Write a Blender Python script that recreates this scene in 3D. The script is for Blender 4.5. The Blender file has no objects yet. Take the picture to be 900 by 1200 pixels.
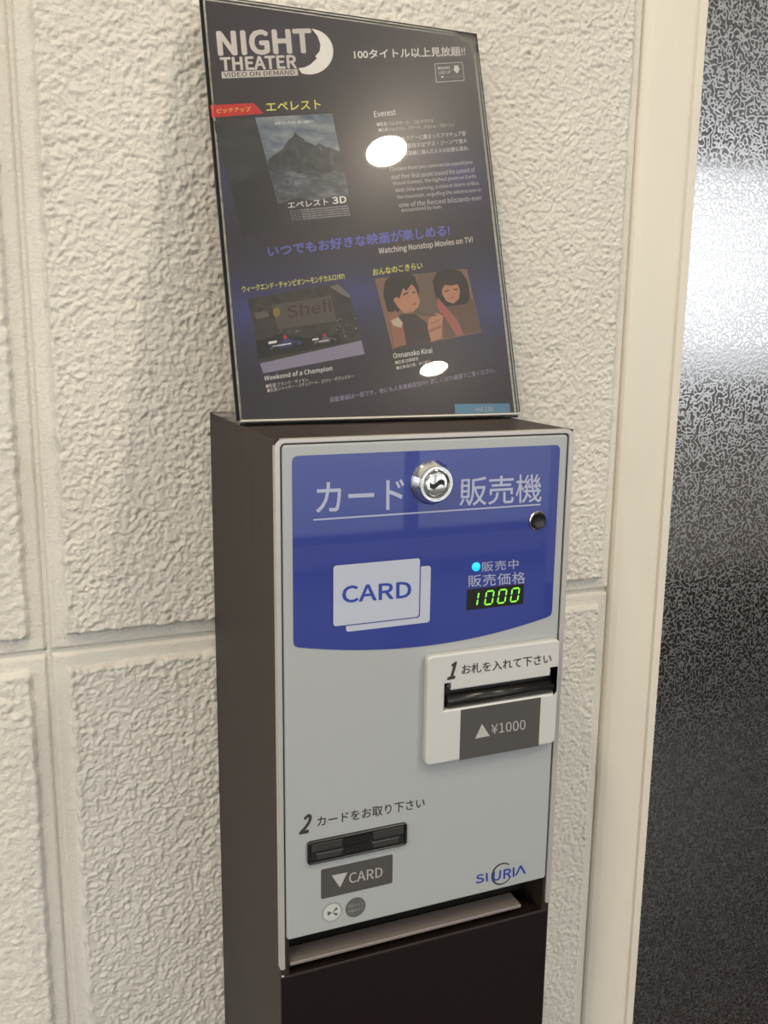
import bpy, bmesh, math, random
import numpy as np
from mathutils import Matrix, Vector

# ------------------------------------------------------------------ camera
scene = bpy.context.scene
CAM = (-0.14589, -0.71792, 1.26606)
ROT = (1.37344, -0.01206, -0.38635)
FPX = 1081.99                                # focal length in pixels, frame 900 x 1200
cd = bpy.data.cameras.new('camera'); cam = bpy.data.objects.new('camera', cd)
scene.collection.objects.link(cam); scene.camera = cam
cam.location = CAM; cam.rotation_euler = ROT
cd.sensor_fit = 'VERTICAL'; cd.sensor_height = 24.0; cd.lens = FPX / 1200 * 24.0
cd.clip_start = 0.02; cd.clip_end = 500

# ------------------------------------------------------------------ world, exposure
scene.view_settings.view_transform = 'Standard'; scene.view_settings.look = 'None'
scene.view_settings.gamma = 1; scene.view_settings.use_curve_mapping = False
scene.view_settings.exposure = 0.0
SKY = 2.9
w = bpy.data.worlds.new('overcast_sky'); scene.world = w; w.use_nodes = True
bg = w.node_tree.nodes['Background']; bg.inputs[0].default_value = (0.93, 0.97, 1.0, 1); bg.inputs[1].default_value = SKY
LAMP_W = 9.3                                # each recessed downlight (added in make_downlight)
LAMP_C = (1.0, 0.87, 0.68)

COL = scene.collection
R_ = Matrix.Rotation(ROT[2], 3, 'Z') @ Matrix.Rotation(ROT[1], 3, 'Y') @ Matrix.Rotation(ROT[0], 3, 'X')
CV = Vector(CAM)

# ------------------------------------------------------------------ measures (metres)
D = 0.18935; W = 0.2081; ZT = 1.2; FR = -D - 0.002     # machine depth, width, top height, door face
LEAN = 0.30083; SX, SY = -0.0015, -0.10905             # leaning sign


def ray(u, v):
    return R_ @ Vector((u - 450, 600 - v, -FPX))


def at(u, v, Y):
    d = ray(u, v); t = (Y - CV.y) / d.y
    return CV + d * t


def dr(u, v, off=0.0):
    """a measured point -> door coordinates (x right, y up from the machine's top), off = how far it stands proud"""
    p = at(u, v, FR - off)
    return (p.x, p.z - ZT)


SO = Vector((SX, SY, ZT + 0.004)); SU = Vector((0, math.sin(LEAN), math.cos(LEAN))); SN = Vector((0, -math.cos(LEAN), math.sin(LEAN)))


def pp(u, v):
    """a measured point -> paper coordinates on the leaning sheet"""
    d = ray(u, v); t = SN.dot(SO - CV) / SN.dot(d); q = CV + d * t - SO
    return (q.x, q.dot(SU))


# ------------------------------------------------------------------ materials
def srgb(r, g, b):
    f = lambda c: (c / 255 / 12.92) if c / 255 <= 0.04045 else ((c / 255 + 0.055) / 1.055) ** 2.4
    return (f(r), f(g), f(b), 1)


class NT:
    def __init__(s, name):
        s.m = bpy.data.materials.new(name); s.m.use_nodes = True; s.t = s.m.node_tree
        s.b = s.t.nodes['Principled BSDF']; s.out = s.t.nodes['Material Output']

    def n(s, typ, **kw):
        nd = s.t.nodes.new(typ)
        for k, v in kw.items():
            if k.startswith('i_'):
                key = k[2:]
                key = int(key) if key.isdigit() else key.replace('_', ' ')
                nd.inputs[key].default_value = v
            else:
                setattr(nd, k, v)
        return nd

    def l(s, a, b): s.t.links.new(a, b)

    def set(s, **kw):
        for k, v in kw.items(): s.b.inputs[k.replace('_', ' ')].default_value = v
        return s

    def coord(s, scale=(1, 1, 1)):
        tc = s.n('ShaderNodeTexCoord'); mp = s.n('ShaderNodeMapping'); mp.inputs['Scale'].default_value = scale
        s.l(tc.outputs['Object'], mp.inputs['Vector']); return mp.outputs[0]

    def noise(s, vec, scale, detail=4, rough=0.5):
        nz = s.n('ShaderNodeTexNoise'); nz.inputs['Scale'].default_value = scale
        nz.inputs['Detail'].default_value = detail; nz.inputs['Roughness'].default_value = rough
        s.l(vec, nz.inputs['Vector']); return nz.outputs['Fac']

    def ramp(s, fac, stops):
        r = s.n('ShaderNodeValToRGB')
        while len(r.color_ramp.elements) < len(stops): r.color_ramp.elements.new(0.5)
        for e, (p, c) in zip(r.color_ramp.elements, stops): e.position = p; e.color = c
        s.l(fac, r.inputs[0]); return r.outputs[0]

    def bump(s, h, strength, dist):
        b = s.n('ShaderNodeBump'); b.inputs['Strength'].default_value = strength; b.inputs['Distance'].default_value = dist
        s.l(h, b.inputs['Height']); s.l(b.outputs[0], s.b.inputs['Normal'])


def plain(name, col, rough=0.5, metal=0.0, coat=0.0, spec=0.5, emit=None, es=0.0, coat_rough=0.03):
    k = NT(name); k.set(Base_Color=col, Roughness=rough, Metallic=metal)
    k.b.inputs['Coat Weight'].default_value = coat; k.b.inputs['Coat Roughness'].default_value = coat_rough
    k.b.inputs['Specular IOR Level'].default_value = spec
    if emit: k.b.inputs['Emission Color'].default_value = emit; k.b.inputs['Emission Strength'].default_value = es
    return k.m


def grained(name, c1, c2, scale, rough=0.5, stretch=(1, 1, 1), bump=0.0, coat=0.0, dist=0.0005, spec=0.5):
    k = NT(name); v = k.coord(stretch); f = k.noise(v, scale, 5, 0.6)
    k.l(k.ramp(f, [(0.3, c1), (0.7, c2)]), k.b.inputs['Base Color']); k.set(Roughness=rough)
    k.b.inputs['Coat Weight'].default_value = coat; k.b.inputs['Specular IOR Level'].default_value = spec
    if bump: k.bump(f, bump, dist)
    return k.m


M = {}
# stucco: fine relief over the modelled relief
k = NT('cream_stucco'); v = k.coord(); f = k.noise(v, 330, 5, 0.7); g = k.noise(v, 6, 2, 0.5)
k.l(k.ramp(g, [(0.3, (0.74, 0.705, 0.635, 1)), (0.7, (0.80, 0.765, 0.695, 1))]), k.b.inputs['Base Color'])
k.set(Roughness=0.55); k.b.inputs['Specular IOR Level'].default_value = 0.35; k.bump(f, 0.8, 0.0024); M['stucco'] = k.m
M['trim'] = grained('cream_painted_trim', (0.71, 0.665, 0.57, 1), (0.77, 0.72, 0.62, 1), 14, 0.42, (1, 1, 0.25), 0.08)
M['plaster'] = grained('white_ceiling_plaster', (0.72, 0.72, 0.70, 1), (0.78, 0.78, 0.76, 1), 8, 0.8, bump=0.05)
M['roomwall'] = grained('pale_room_wall', (0.55, 0.53, 0.49, 1), (0.60, 0.58, 0.54, 1), 5, 0.7, bump=0.05)
M['floor'] = grained('dark_brown_floor_tile', (0.017, 0.012, 0.012, 1), (0.027, 0.020, 0.019, 1), 9, 0.35, bump=0.02)
M['pave'] = grained('grey_street_paving', (0.36, 0.36, 0.35, 1), (0.44, 0.44, 0.43, 1), 1.2, 0.9, bump=0.05)
M['counter'] = grained('grey_counter_board', (0.58, 0.58, 0.58, 1), (0.64, 0.64, 0.64, 1), 6, 0.5)
M['winframe'] = plain('dark_window_aluminium', (0.05, 0.05, 0.055, 1), 0.35, 0.6)

# etched steel door: mirror flecks in a satin net
k = NT('etched_stainless_steel'); v = k.coord((1, 1, 1))
f = k.noise(v, 225, 0.8, 0.4)
sub = k.n('ShaderNodeMath', operation='SUBTRACT', i_1=0.5); k.l(f, sub.inputs[0])
ab = k.n('ShaderNodeMath', operation='ABSOLUTE'); k.l(sub.outputs[0], ab.inputs[0])
mask = k.ramp(ab.outputs[0], [(0.050, (1, 1, 1, 1)), (0.100, (0, 0, 0, 1))])
br = k.noise(k.coord((60, 60, 2)), 12, 3, 0.6)
mx = k.n('ShaderNodeMix', data_type='RGBA'); k.l(mask, mx.inputs[0])
mx.inputs[6].default_value = (0.46, 0.45, 0.45, 1); mx.inputs[7].default_value = (0.62, 0.61, 0.615, 1)
k.l(mx.outputs[2], k.b.inputs['Base Color'])
rr = k.n('ShaderNodeMapRange'); k.l(mask, rr.inputs[0]); rr.inputs[3].default_value = 0.10; rr.inputs[4].default_value = 0.29
k.l(rr.outputs[0], k.b.inputs['Roughness']); k.set(Metallic=1.0)
k.bump(mask, 0.12, 0.0002); M['steel'] = k.m

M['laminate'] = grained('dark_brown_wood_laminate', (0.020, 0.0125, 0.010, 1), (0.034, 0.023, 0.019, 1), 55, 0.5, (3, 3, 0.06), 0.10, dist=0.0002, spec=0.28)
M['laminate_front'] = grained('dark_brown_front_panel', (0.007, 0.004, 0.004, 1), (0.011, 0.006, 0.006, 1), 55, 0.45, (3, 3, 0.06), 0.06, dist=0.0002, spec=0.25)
M['dark'] = plain('black_recess', (0.008, 0.007, 0.008, 1), 0.6)
M['rim'] = plain('silver_frame', (0.50, 0.48, 0.46, 1), 0.32, 0.35)
M['doorgrey'] = grained('pale_grey_coated_steel', (0.362, 0.378, 0.385, 1), (0.372, 0.388, 0.395, 1), 900, 0.35, bump=0.02, coat=0.25)
M['bezel'] = plain('off_white_plastic', (0.53, 0.53, 0.515, 1), 0.33, coat=0.3)
M['blue'] = plain('glossy_blue_label', srgb(27, 45, 132), 0.30, coat=1.0, spec=0.6, coat_rough=0.02)
M['lettergrey'] = plain('silver_grey_print', srgb(160, 166, 192), 0.35, coat=1.0, coat_rough=0.02)
M['cardgrey'] = plain('pale_card_print', srgb(178, 184, 200), 0.35, coat=1.0, coat_rough=0.02)
M['blueprint'] = plain('blue_print', srgb(38, 62, 150), 0.4)
M['ink'] = plain('dark_grey_print', (0.035, 0.033, 0.03, 1), 0.45)
M['labelgrey'] = plain('charcoal_label', (0.070, 0.066, 0.062, 1), 0.4)
M['labeltext'] = plain('pale_label_print', (0.42, 0.41, 0.39, 1), 0.4)
M['chrome'] = plain('polished_chrome', (0.85, 0.84, 0.82, 1), 0.08, 1.0)
M['satin'] = plain('satin_chrome', (0.60, 0.59, 0.57, 1), 0.25, 1.0)
M['blackplastic'] = plain('glossy_black_plastic', (0.012, 0.011, 0.011, 1), 0.30, spec=0.4)
M['greyplastic'] = plain('dark_grey_plastic', (0.032, 0.030, 0.029, 1), 0.40)
M['led'] = plain('cyan_led', (0.02, 0.3, 0.4, 1), 0.3, emit=(0.01, 0.55, 1.0, 1), es=1.0)
M['digit'] = plain('green_display_segment', (0.1, 0.5, 0.05, 1), 0.3, emit=(0.30, 1.0, 0.06, 1), es=1.0)
M['tray'] = plain('brushed_grey_bracket', (0.30, 0.27, 0.25, 1), 0.4, 0.5)
M['badge'] = plain('grey_sticker', (0.10, 0.10, 0.095, 1), 0.5)
M['badgehalo'] = plain('light_grey_sticker_rim', (0.30, 0.30, 0.29, 1), 0.5)
M['badgelight'] = plain('pale_sticker', (0.50, 0.51, 0.49, 1), 0.5)


# clear acrylic: thin sheets that pass the light and mirror at their surface
def acrylic(name, tint, rough, gain):
    k = NT(name); t = k.t
    tr = k.n('ShaderNodeBsdfTransparent'); tr.inputs[0].default_value = tint
    g1 = k.n('ShaderNodeBsdfGlossy'); g1.inputs['Roughness'].default_value = rough
    g2 = k.n('ShaderNodeBsdfGlossy'); g2.inputs['Roughness'].default_value = 0.22
    mg = k.n('ShaderNodeMixShader'); mg.inputs[0].default_value = 0.08; k.l(g1.outputs[0], mg.inputs[1]); k.l(g2.outputs[0], mg.inputs[2])
    fr = k.n('ShaderNodeFresnel'); fr.inputs[0].default_value = 1.49
    ml = k.n('ShaderNodeMath', operation='MULTIPLY', use_clamp=True); ml.inputs[1].default_value = gain; k.l(fr.outputs[0], ml.inputs[0])
    mx = k.n('ShaderNodeMixShader'); k.l(ml.outputs[0], mx.inputs[0]); k.l(tr.outputs[0], mx.inputs[1]); k.l(mg.outputs[0], mx.inputs[2])
    k.l(mx.outputs[0], k.out.inputs[0]); t.nodes.remove(k.b); return k.m


M['acrylic'] = acrylic('clear_acrylic', (0.97, 0.97, 0.97, 1), 0.01, 1.0)
M['acrylic_edge'] = acrylic('acrylic_cut_edge', (0.05, 0.05, 0.06, 1), 0.2, 0.35)  # dark look of refraction put into the edge tint
M['acrylic_dark_paint'] = plain('painted_refraction_dark', (0.012, 0.011, 0.013, 1), 0.5, spec=0.15)  # opaque black painted in for dark refraction in the clear edge
M['acrylic_bright'] = plain('bright_acrylic_edge', (0.50, 0.48, 0.43, 1), 0.25)


try:                                           # Blender's own bundled sans; the built-in face if it is missing
    SANS = bpy.data.fonts.load(bpy.utils.system_resource('DATAFILES', path='fonts') + '/Noto Sans CJK Regular.woff2')
except Exception:
    SANS = None


# ------------------------------------------------------------------ building helpers
def link(o, parent=None):
    COL.objects.link(o)
    if parent is not None: o.parent = parent
    return o


def mesh_obj(name, verts, faces, mat, parent=None, smooth=False):
    me = bpy.data.meshes.new(name); me.from_pydata(verts, [], faces); me.update()
    if smooth: me.polygons.foreach_set('use_smooth', [True] * len(me.polygons))
    if mat: me.materials.append(mat)
    return link(bpy.data.objects.new(name, me), parent)


def box_bm(bm, x0, x1, y0, y1, z0, z1, bev=0.0, seg=2):
    r = bmesh.ops.create_cube(bm, size=1.0); vs = r['verts']
    for v in vs:
        v.co = Vector(((x0 + x1) / 2 + v.co.x * (x1 - x0), (y0 + y1) / 2 + v.co.y * (y1 - y0), (z0 + z1) / 2 + v.co.z * (z1 - z0)))
    if bev:
        es = list({e for v in vs for e in v.link_edges})
        bmesh.ops.bevel(bm, geom=es, offset=bev, segments=seg, affect='EDGES', profile=0.5)


def bm_obj(name, bm, mat, parent=None, smooth=False):
    me = bpy.data.meshes.new(name); bm.normal_update(); bm.to_mesh(me); bm.free()
    if smooth: me.polygons.foreach_set('use_smooth', [True] * len(me.polygons))
    if mat: me.materials.append(mat)
    return link(bpy.data.objects.new(name, me), parent)


def box(name, x0, x1, y0, y1, z0, z1, mat, parent=None, bev=0.0, seg=2):
    bm = bmesh.new(); box_bm(bm, x0, x1, y0, y1, z0, z1, bev, seg); return bm_obj(name, bm, mat, parent)


def boxes(name, lst, mat, parent=None, bev=0.0):
    bm = bmesh.new()
    for b in lst: box_bm(bm, *b, bev)
    return bm_obj(name, bm, mat, parent)


def empty(name, loc, label=None, cat=None, group=None, parent=None):
    o = bpy.data.objects.new(name, None); o.empty_display_size = 0.02; o.location = loc; link(o, parent)
    if label: o['label'] = label
    if cat: o['category'] = cat
    if group: o['group'] = group
    return o


def structure(o): o['kind'] = 'structure'; return o


def rrect(x0, x1, y0, y1, r, n=6):
    pts = []
    for cx, cy, a in ((x1 - r, y1 - r, 0), (x0 + r, y1 - r, 90), (x0 + r, y0 + r, 180), (x1 - r, y0 + r, 270)):
        for i in range(n + 1):
            t = math.radians(a + 90 * i / n); pts.append((cx + r * math.cos(t), cy + r * math.sin(t)))
    return pts


def circle(cx, cy, r, n=40, rx=None):
    rx = rx or r
    return [(cx + rx * math.cos(2 * math.pi * i / n), cy + r * math.sin(2 * math.pi * i / n)) for i in range(n)]


def plate(name, loops, z0, z1, mat, parent, bevel=0.0, smooth=False):
    """outline(s) with holes, from z0 to z1, in the parent's flat coordinates"""
    cu = bpy.data.curves.new(name, 'CURVE'); cu.dimensions = '2D'; cu.fill_mode = 'BOTH'
    for lp in loops:
        s = cu.splines.new('POLY'); s.points.add(len(lp) - 1); s.use_cyclic_u = True
        for p, q in zip(s.points, lp): p.co = (q[0], q[1], 0, 1)
    h = (z1 - z0) / 2
    if h > 0:
        cu.extrude = max(h - bevel, 1e-6)
        if bevel: cu.bevel_depth = bevel; cu.bevel_resolution = 2; cu.offset = -bevel
    ob = bpy.data.objects.new(name, cu)
    me = bpy.data.meshes.new_from_object(ob); bpy.data.objects.remove(ob); bpy.data.curves.remove(cu)
    me.name = name
    n = len(me.vertices); co = np.empty(n * 3); me.vertices.foreach_get('co', co); co[2::3] += (z0 + z1) / 2; me.vertices.foreach_set('co', co)
    me.materials.clear(); me.materials.append(mat)
    me.polygons.foreach_set('use_smooth', [smooth] * len(me.polygons)); me.update()
    return link(bpy.data.objects.new(name, me), parent)


def lettering(name, body, quad, z, mat, parent, bold=0.0, shear=0.0, spacing=1.0):
    """flat print: the words' own outline stretched to a measured quad (bl, br, tr, tl)"""
    cu = bpy.data.curves.new(name, 'FONT'); cu.body = body; cu.size = 1.0; cu.resolution_u = 3
    if SANS and all(ord(c) < 256 for c in body): cu.font = SANS   # the built-in face falls back by itself for kana and kanji
    cu.space_character = spacing; cu.shear = shear
    ob = bpy.data.objects.new(name, cu)
    me = bpy.data.meshes.new_from_object(ob); bpy.data.objects.remove(ob); bpy.data.curves.remove(cu)
    me.name = name
    n = len(me.vertices)
    if n == 0: print('EMPTY TEXT', body); return None
    co = np.empty(n * 3); me.vertices.foreach_get('co', co); co = co.reshape(-1, 3)
    lo = co.min(0); hi = co.max(0); u = (co[:, 0] - lo[0]) / (hi[0] - lo[0]); v = (co[:, 1] - lo[1]) / (hi[1] - lo[1])
    bl, br_, tr, tl = [np.array(q) for q in quad]
    p = (1 - v)[:, None] * ((1 - u)[:, None] * bl + u[:, None] * br_) + v[:, None] * ((1 - u)[:, None] * tl + u[:, None] * tr)
    out = np.zeros((n, 3)); out[:, :2] = p; out[:, 2] = z
    if bold:                                    # heavier strokes: the same outline again, a hair to each side
        hgt = float(np.linalg.norm(tl - bl)); d = bold * hgt * 0.9
        faces = [tuple(f.vertices) for f in me.polygons]; vs = []; fs = []
        for j, (ox, oy) in enumerate(((0, 0), (d, 0), (-d, 0), (0, d), (0, -d), (d * .7, d * .7), (-d * .7, d * .7), (d * .7, -d * .7), (-d * .7, -d * .7))):
            q = out + np.array([ox, oy, 8e-6 * j]); vs += [tuple(r) for r in q]; fs += [tuple(i + j * n for i in f) for f in faces]
        bpy.data.meshes.remove(me); me = bpy.data.meshes.new(name); me.from_pydata(vs, [], fs)
    else:
        me.vertices.foreach_set('co', out.ravel())
    me.materials.clear(); me.materials.append(mat); me.update()
    return link(bpy.data.objects.new(name, me), parent)


def flat(name, pts, z, mat, parent):
    return plate(name, [pts], z, z, mat, parent)


def lathe(name, prof, cx, cy, mat, parent, n=64, mats=None):
    vs, fs = [], []
    for r, z in prof:
        for i in range(n):
            a = 2 * math.pi * i / n; vs.append((cx + r * math.cos(a), cy + r * math.sin(a), z))
    for j in range(len(prof) - 1):
        for i in range(n):
            fs.append((j * n + i, j * n + (i + 1) % n, (j + 1) * n + (i + 1) % n, (j + 1) * n + i))
    fs.append(tuple((len(prof) - 1) * n + i for i in range(n)))
    o = mesh_obj(name, vs, fs, mat, parent, smooth=True)
    md = o.modifiers.new('edge_split', 'EDGE_SPLIT'); md.split_angle = math.radians(32)
    return o


# ------------------------------------------------------------------ noise for the stucco relief
def lattice(shape, cell, x, z, seed):
    rng = np.random.RandomState(seed); T = rng.rand(257, 257) * 2 * np.pi
    gx, gz = np.cos(T), np.sin(T)
    X = x / cell; Z = z / cell; xi = np.floor(X).astype(int); zi = np.floor(Z).astype(int); fx = X - xi; fz = Z - zi
    s = lambda t: t * t * t * (t * (t * 6 - 15) + 10)

    def g(i, j):
        a = (xi + i) % 256; b = (zi + j) % 256
        return gx[a, b] * (fx - i) + gz[a, b] * (fz - j)
    u, v_ = s(fx), s(fz)
    return (g(0, 0) * (1 - u) + g(1, 0) * u) * (1 - v_) + (g(0, 1) * (1 - u) + g(1, 1) * u) * v_


def relief(x, z):
    wx = x + 0.0022 * lattice(None, 0.009, x, z, 11); wz = z + 0.0022 * lattice(None, 0.009, x, z, 12)
    a = math.radians(25); rx = wx * math.cos(a) + wz * math.sin(a); rz = -wx * math.sin(a) + wz * math.cos(a)
    n1 = lattice(None, 0.0074, rx * 0.9, rz * 1.05, 1); n2 = lattice(None, 0.0042, rx * 0.95, rz * 1.05, 2); n3 = lattice(None, 0.0027, wx, wz, 3)
    n0 = lattice(None, 0.045, wx, wz, 4); n4 = lattice(None, 0.0060, x, z, 5); amp = 0.85 + 0.5 * lattice(None, 0.030, x, z, 6)
    blob = np.clip(n4, -0.1, 0.5)
    return amp * (0.0011 * n1 + 0.0014 * n2 + 0.0019 * n3 + 0.0018 * blob) + 0.0007 * n0 + 0.0004


BORD = 0.006                                   # plane of the smooth borders (wall side of the rough face)


def wall_panel(parent, x0, x1, z0, z1, step, m=0.0165, right_open=False):
    nx = max(3, int(round((x1 - x0) / step)) + 1); nz = max(3, int(round((z1 - z0) / step)) + 1)
    xs = np.linspace(x0, x1, nx); zs = np.linspace(z0, z1, nz); X, Z = np.meshgrid(xs, zs)
    dx = X - x0 if right_open else np.minimum(X - x0, x1 - X)
    d = np.minimum(dx, np.minimum(Z - z0, z1 - Z))
    rel = relief(X, Z)
    dd = d + 0.0012 * lattice(None, 0.012, X, Z, 21) * 2
    t = np.clip((dd - m) / 0.0022, 0, 1); t = t * t * (3 - 2 * t)
    lip = np.clip(d / 0.0022, 0, 1); lip = lip * (2 - lip)
    h = t * (0.0050 + rel) + (lip - 1) * 0.0035
    # slightly raised bead just inside the smooth border
    h += 0.0006 * np.exp(-((dd - m - 0.003) / 0.0018) ** 2)
    Y = BORD - h
    n = nx * nz; co = np.empty((n, 3)); co[:, 0] = X.ravel(); co[:, 1] = Y.ravel(); co[:, 2] = Z.ravel()
    i = np.arange(nz - 1)[:, None] * nx + np.arange(nx - 1)[None, :]
    f = np.stack([i, i + 1, i + 1 + nx, i + nx], -1).reshape(-1, 4)
    me = bpy.data.meshes.new('wall_panel'); me.vertices.add(n); me.vertices.foreach_set('co', co.ravel())
    me.loops.add(f.size); me.loops.foreach_set('vertex_index', f.ravel().astype(np.int32))
    me.polygons.add(len(f)); me.polygons.foreach_set('loop_start', np.arange(0, f.size, 4, dtype=np.int32))
    me.polygons.foreach_set('use_smooth', [True] * len(f)); me.update(calc_edges=True); me.validate()
    me.materials.append(M['stucco'])
    return link(bpy.data.objects.new('wall_panel', me), parent)


# ------------------------------------------------------------------ the room
XG, ZJ = at(57.5, 765, BORD)[0], at(57.5, 765, BORD)[2]
XA = 0.5 * (at(741.8, 0, BORD)[0] + at(671.5, 1200, BORD)[0]); XB = 0.4491
CEIL = 2.5; RX0, RX1, RY = -2.6, 5.2, -4.2
wall = structure(box('wall_back', RX0, XA + 0.02, BORD + 0.0035, BORD + 0.12, 0, CEIL, M['stucco']))
PH = 0.62; gap = 0.0015
cols = [(XG, XA + 0.0118), (XG - 0.50, XG), (XG - 1.0, XG - 0.50), (XG - 1.5, XG - 1.0), (RX0, XG - 1.5)]
rows = [(ZJ, ZJ + PH), (ZJ - PH, ZJ), (ZJ + PH, ZJ + 2 * PH), (0.0, ZJ - PH), (ZJ + 2 * PH, CEIL)]
for ci, (x0, x1) in enumerate(cols):
    for ri, (z0, z1) in enumerate(rows):
        st = 0.0011 if (ci == 0 and ri < 2) else (0.0017 if (ci == 1 and ri < 2) else 0.004 if ci < 3 and ri < 3 else 0.008)
        wall_panel(wall, x0 + gap, x1 - (0 if ci == 0 else gap), z0 + gap, z1 - gap, st, m=0.0118, right_open=False)
# door casing: thin inner strip, broad board, bead
prof = [(XA + 0.0108, BORD + 0.1), (XA + 0.0108, 0.0030), (XA + 0.0125, 0.0012), (XA + 0.0160, 0.0000), (XA + 0.0190, -0.0008),
        (XB - 0.0130, -0.0030), (XB - 0.0118, -0.0026), (XB - 0.0108, -0.0026), (XB - 0.0095, -0.0056), (XB - 0.0015, -0.0060), (XB, -0.0045), (XB, BORD + 0.1)]
n_ = len(prof)
structure(mesh_obj('trim_1', [(x, y, z) for z in (0, 2.16) for x, y in prof], [(i, (i + 1) % n_, (i + 1) % n_ + n_, i + n_) for i in range(n_)] + [tuple(range(n_))[::-1], tuple(range(n_, 2 * n_))], M['trim']))
DX1 = XB + 0.96
structure(boxes('trim_2', [(DX1, DX1 + 0.075, -0.006, BORD + 0.1, 0, 2.16), (XA, DX1 + 0.075, -0.006, BORD + 0.1, 2.1, 2.2)], M['trim'], bev=0.0012))
structure(box('door_1', XB - 0.01, DX1 + 0.01, 0.030, 0.07, 0.005, 2.1, M['steel']))
structure(box('wall_back', DX1 + 0.07, RX1, BORD, BORD + 0.12, 0, CEIL, M['roomwall']))
structure(box('wall_back', XA, DX1 + 0.1, BORD, BORD + 0.12, 2.2, CEIL, M['roomwall']))
structure(box('floor', RX0 - 0.1, RX1 + 0.1, RY - 0.1, 0.12, -0.05, 0.0, M['floor']))
structure(box('ceiling', RX0 - 0.1, RX1 + 0.1, RY - 0.1, 0.12, CEIL, CEIL + 0.1, M['plaster']))
structure(box('wall_right', RX1, RX1 + 0.1, RY, 0.12, 0, CEIL, M['roomwall']))
# glazed front behind the photographer, glazed opening on the left
HEAD = 2.36
structure(boxes('wall_front', [(RX0, RX1, RY - 0.12, RY, HEAD, CEIL), (RX0, RX1, RY - 0.12, RY, 0, 0.12), (RX0, -1.2, RY - 0.12, RY, 0, CEIL)], M['roomwall']))
structure(boxes('window_1', [(x - 0.03, x + 0.03, RY - 0.1, RY - 0.03, 0.12, HEAD) for x in (-1.17, 0.35, 1.9, 3.5, 5.1)] +
                [(-1.2, RX1, RY - 0.1, RY - 0.03, 0.12, 0.17), (-1.2, RX1, RY - 0.1, RY - 0.03, HEAD - 0.05, HEAD), (-1.2, RX1, RY - 0.09, RY - 0.04, 0.88, 0.92)], M['winframe']))
structure(boxes('wall_left', [(RX0 - 0.12, RX0, RY, -3.2, 0, CEIL), (RX0 - 0.12, RX0, -0.5, 0.12, 0, CEIL), (RX0 - 0.12, RX0, -3.2, -0.5, 2.2, CEIL), (RX0 - 0.12, RX0, -3.2, -0.5, 0, 0.5)], M['roomwall']))
structure(boxes('window_2', [(RX0 - 0.08, RX0 - 0.03, y - 0.03, y + 0.03, 0.5, 2.2) for y in (-3.17, -1.85, -0.53)], M['winframe']))
structure(box('ground', -60, 60, -80, 40, -0.30, -0.12, M['pave']))


ct = empty('added_counter', (3.7, -3.3, 0), 'long grey counter, unseen and added to grey down the etched steel door reflection', 'counter')  # made-up box that keeps bright ground out of the steel door's reflection
box('body', -1.35, 1.35, -0.28, 0.26, 0.0, 0.98, M['counter'], ct, 0.004)
box('worktop', -1.4, 1.4, -0.32, 0.32, 0.98, 1.02, M['winframe'], ct, 0.004)


# recessed downlights (two of them mirror in the leaning sign, the rest are added fill)
def make_downlight(x, y, label):
    t = empty('downlight', (x, y, CEIL), label, 'light', 'recessed ceiling downlights')
    lathe('trim_ring', [(0.062, 0.0), (0.063, -0.004), (0.056, -0.005), (0.050, -0.001)], 0, 0, M['rim'], t, 40)
    lm = plain('lit_lamp_diffuser', (0.9, 0.85, 0.75, 1), 0.5, emit=(1, 0.86, 0.66, 1), es=60)
    lathe('diffuser', [(0.050, -0.001), (0.0499, -0.0015)], 0, 0, lm, t, 40)
    ld = bpy.data.lights.new('downlight_lamp', 'AREA'); ld.shape = 'DISK'; ld.size = 0.070; ld.energy = LAMP_W; ld.color = LAMP_C
    lo = bpy.data.objects.new('downlight_lamp', ld); lo.location = (0, 0, -0.006); link(lo, t)


make_downlight(0.748, -1.147, 'round ceiling downlight nearest the sign, mirrored beside the mountain picture')
make_downlight(1.273, -2.138, 'round ceiling downlight farther into the room, mirrored low in the sign')
for x, y, t in ((-0.45, -0.80, 'round ceiling downlight over the left of the vending machine, unseen and added as fill'), (-1.05, -1.45, 'round ceiling downlight midway to the left window, unseen and added as fill'),
                (-1.80, -2.1, 'round ceiling downlight nearest the left window, unseen and added as fill'),
                (2.60, -1.0, 'round ceiling downlight right of the steel door, unseen and added as fill'), (-0.30, -3.2, 'round ceiling downlight behind the photographer, unseen and added as fill')):
    make_downlight(x, y, t)  # unseen fill lamps, added to soften the shadow left of the sign

# ------------------------------------------------------------------ card vending machine
mach = empty('card_vending_machine', (0, 0, 0), 'tall slim dark brown card vending machine with pale grey and blue front', 'vending machine')
RB = -0.3552                                   # bottom of the silver frame, from the top
# cabinet shell: closed box whose front is open behind the door
cb = bmesh.new(); T = 0.006
for b in ((0, T, -D, -0.003, 0.0, ZT), (W - T, W, -D, -0.003, 0.0, ZT), (T, W - T, -D, -0.003, ZT - T, ZT), (T, W - T, -0.012, -0.003, 0.0, ZT - T), (T, W - T, -D + 0.004, -0.012, 0.0, 0.02)):
    box_bm(cb, *b)
cab = bm_obj('cabinet_body', cb, M['laminate'], mach)


def front_empty():                              # not an object: a matrix that turns flat door coordinates upright
    return Matrix.Translation((0, -D, ZT)) @ Matrix.Rotation(math.radians(90), 4, 'X')


FM = front_empty()


def on_front(o):
    o.matrix_local = FM; return o


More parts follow.
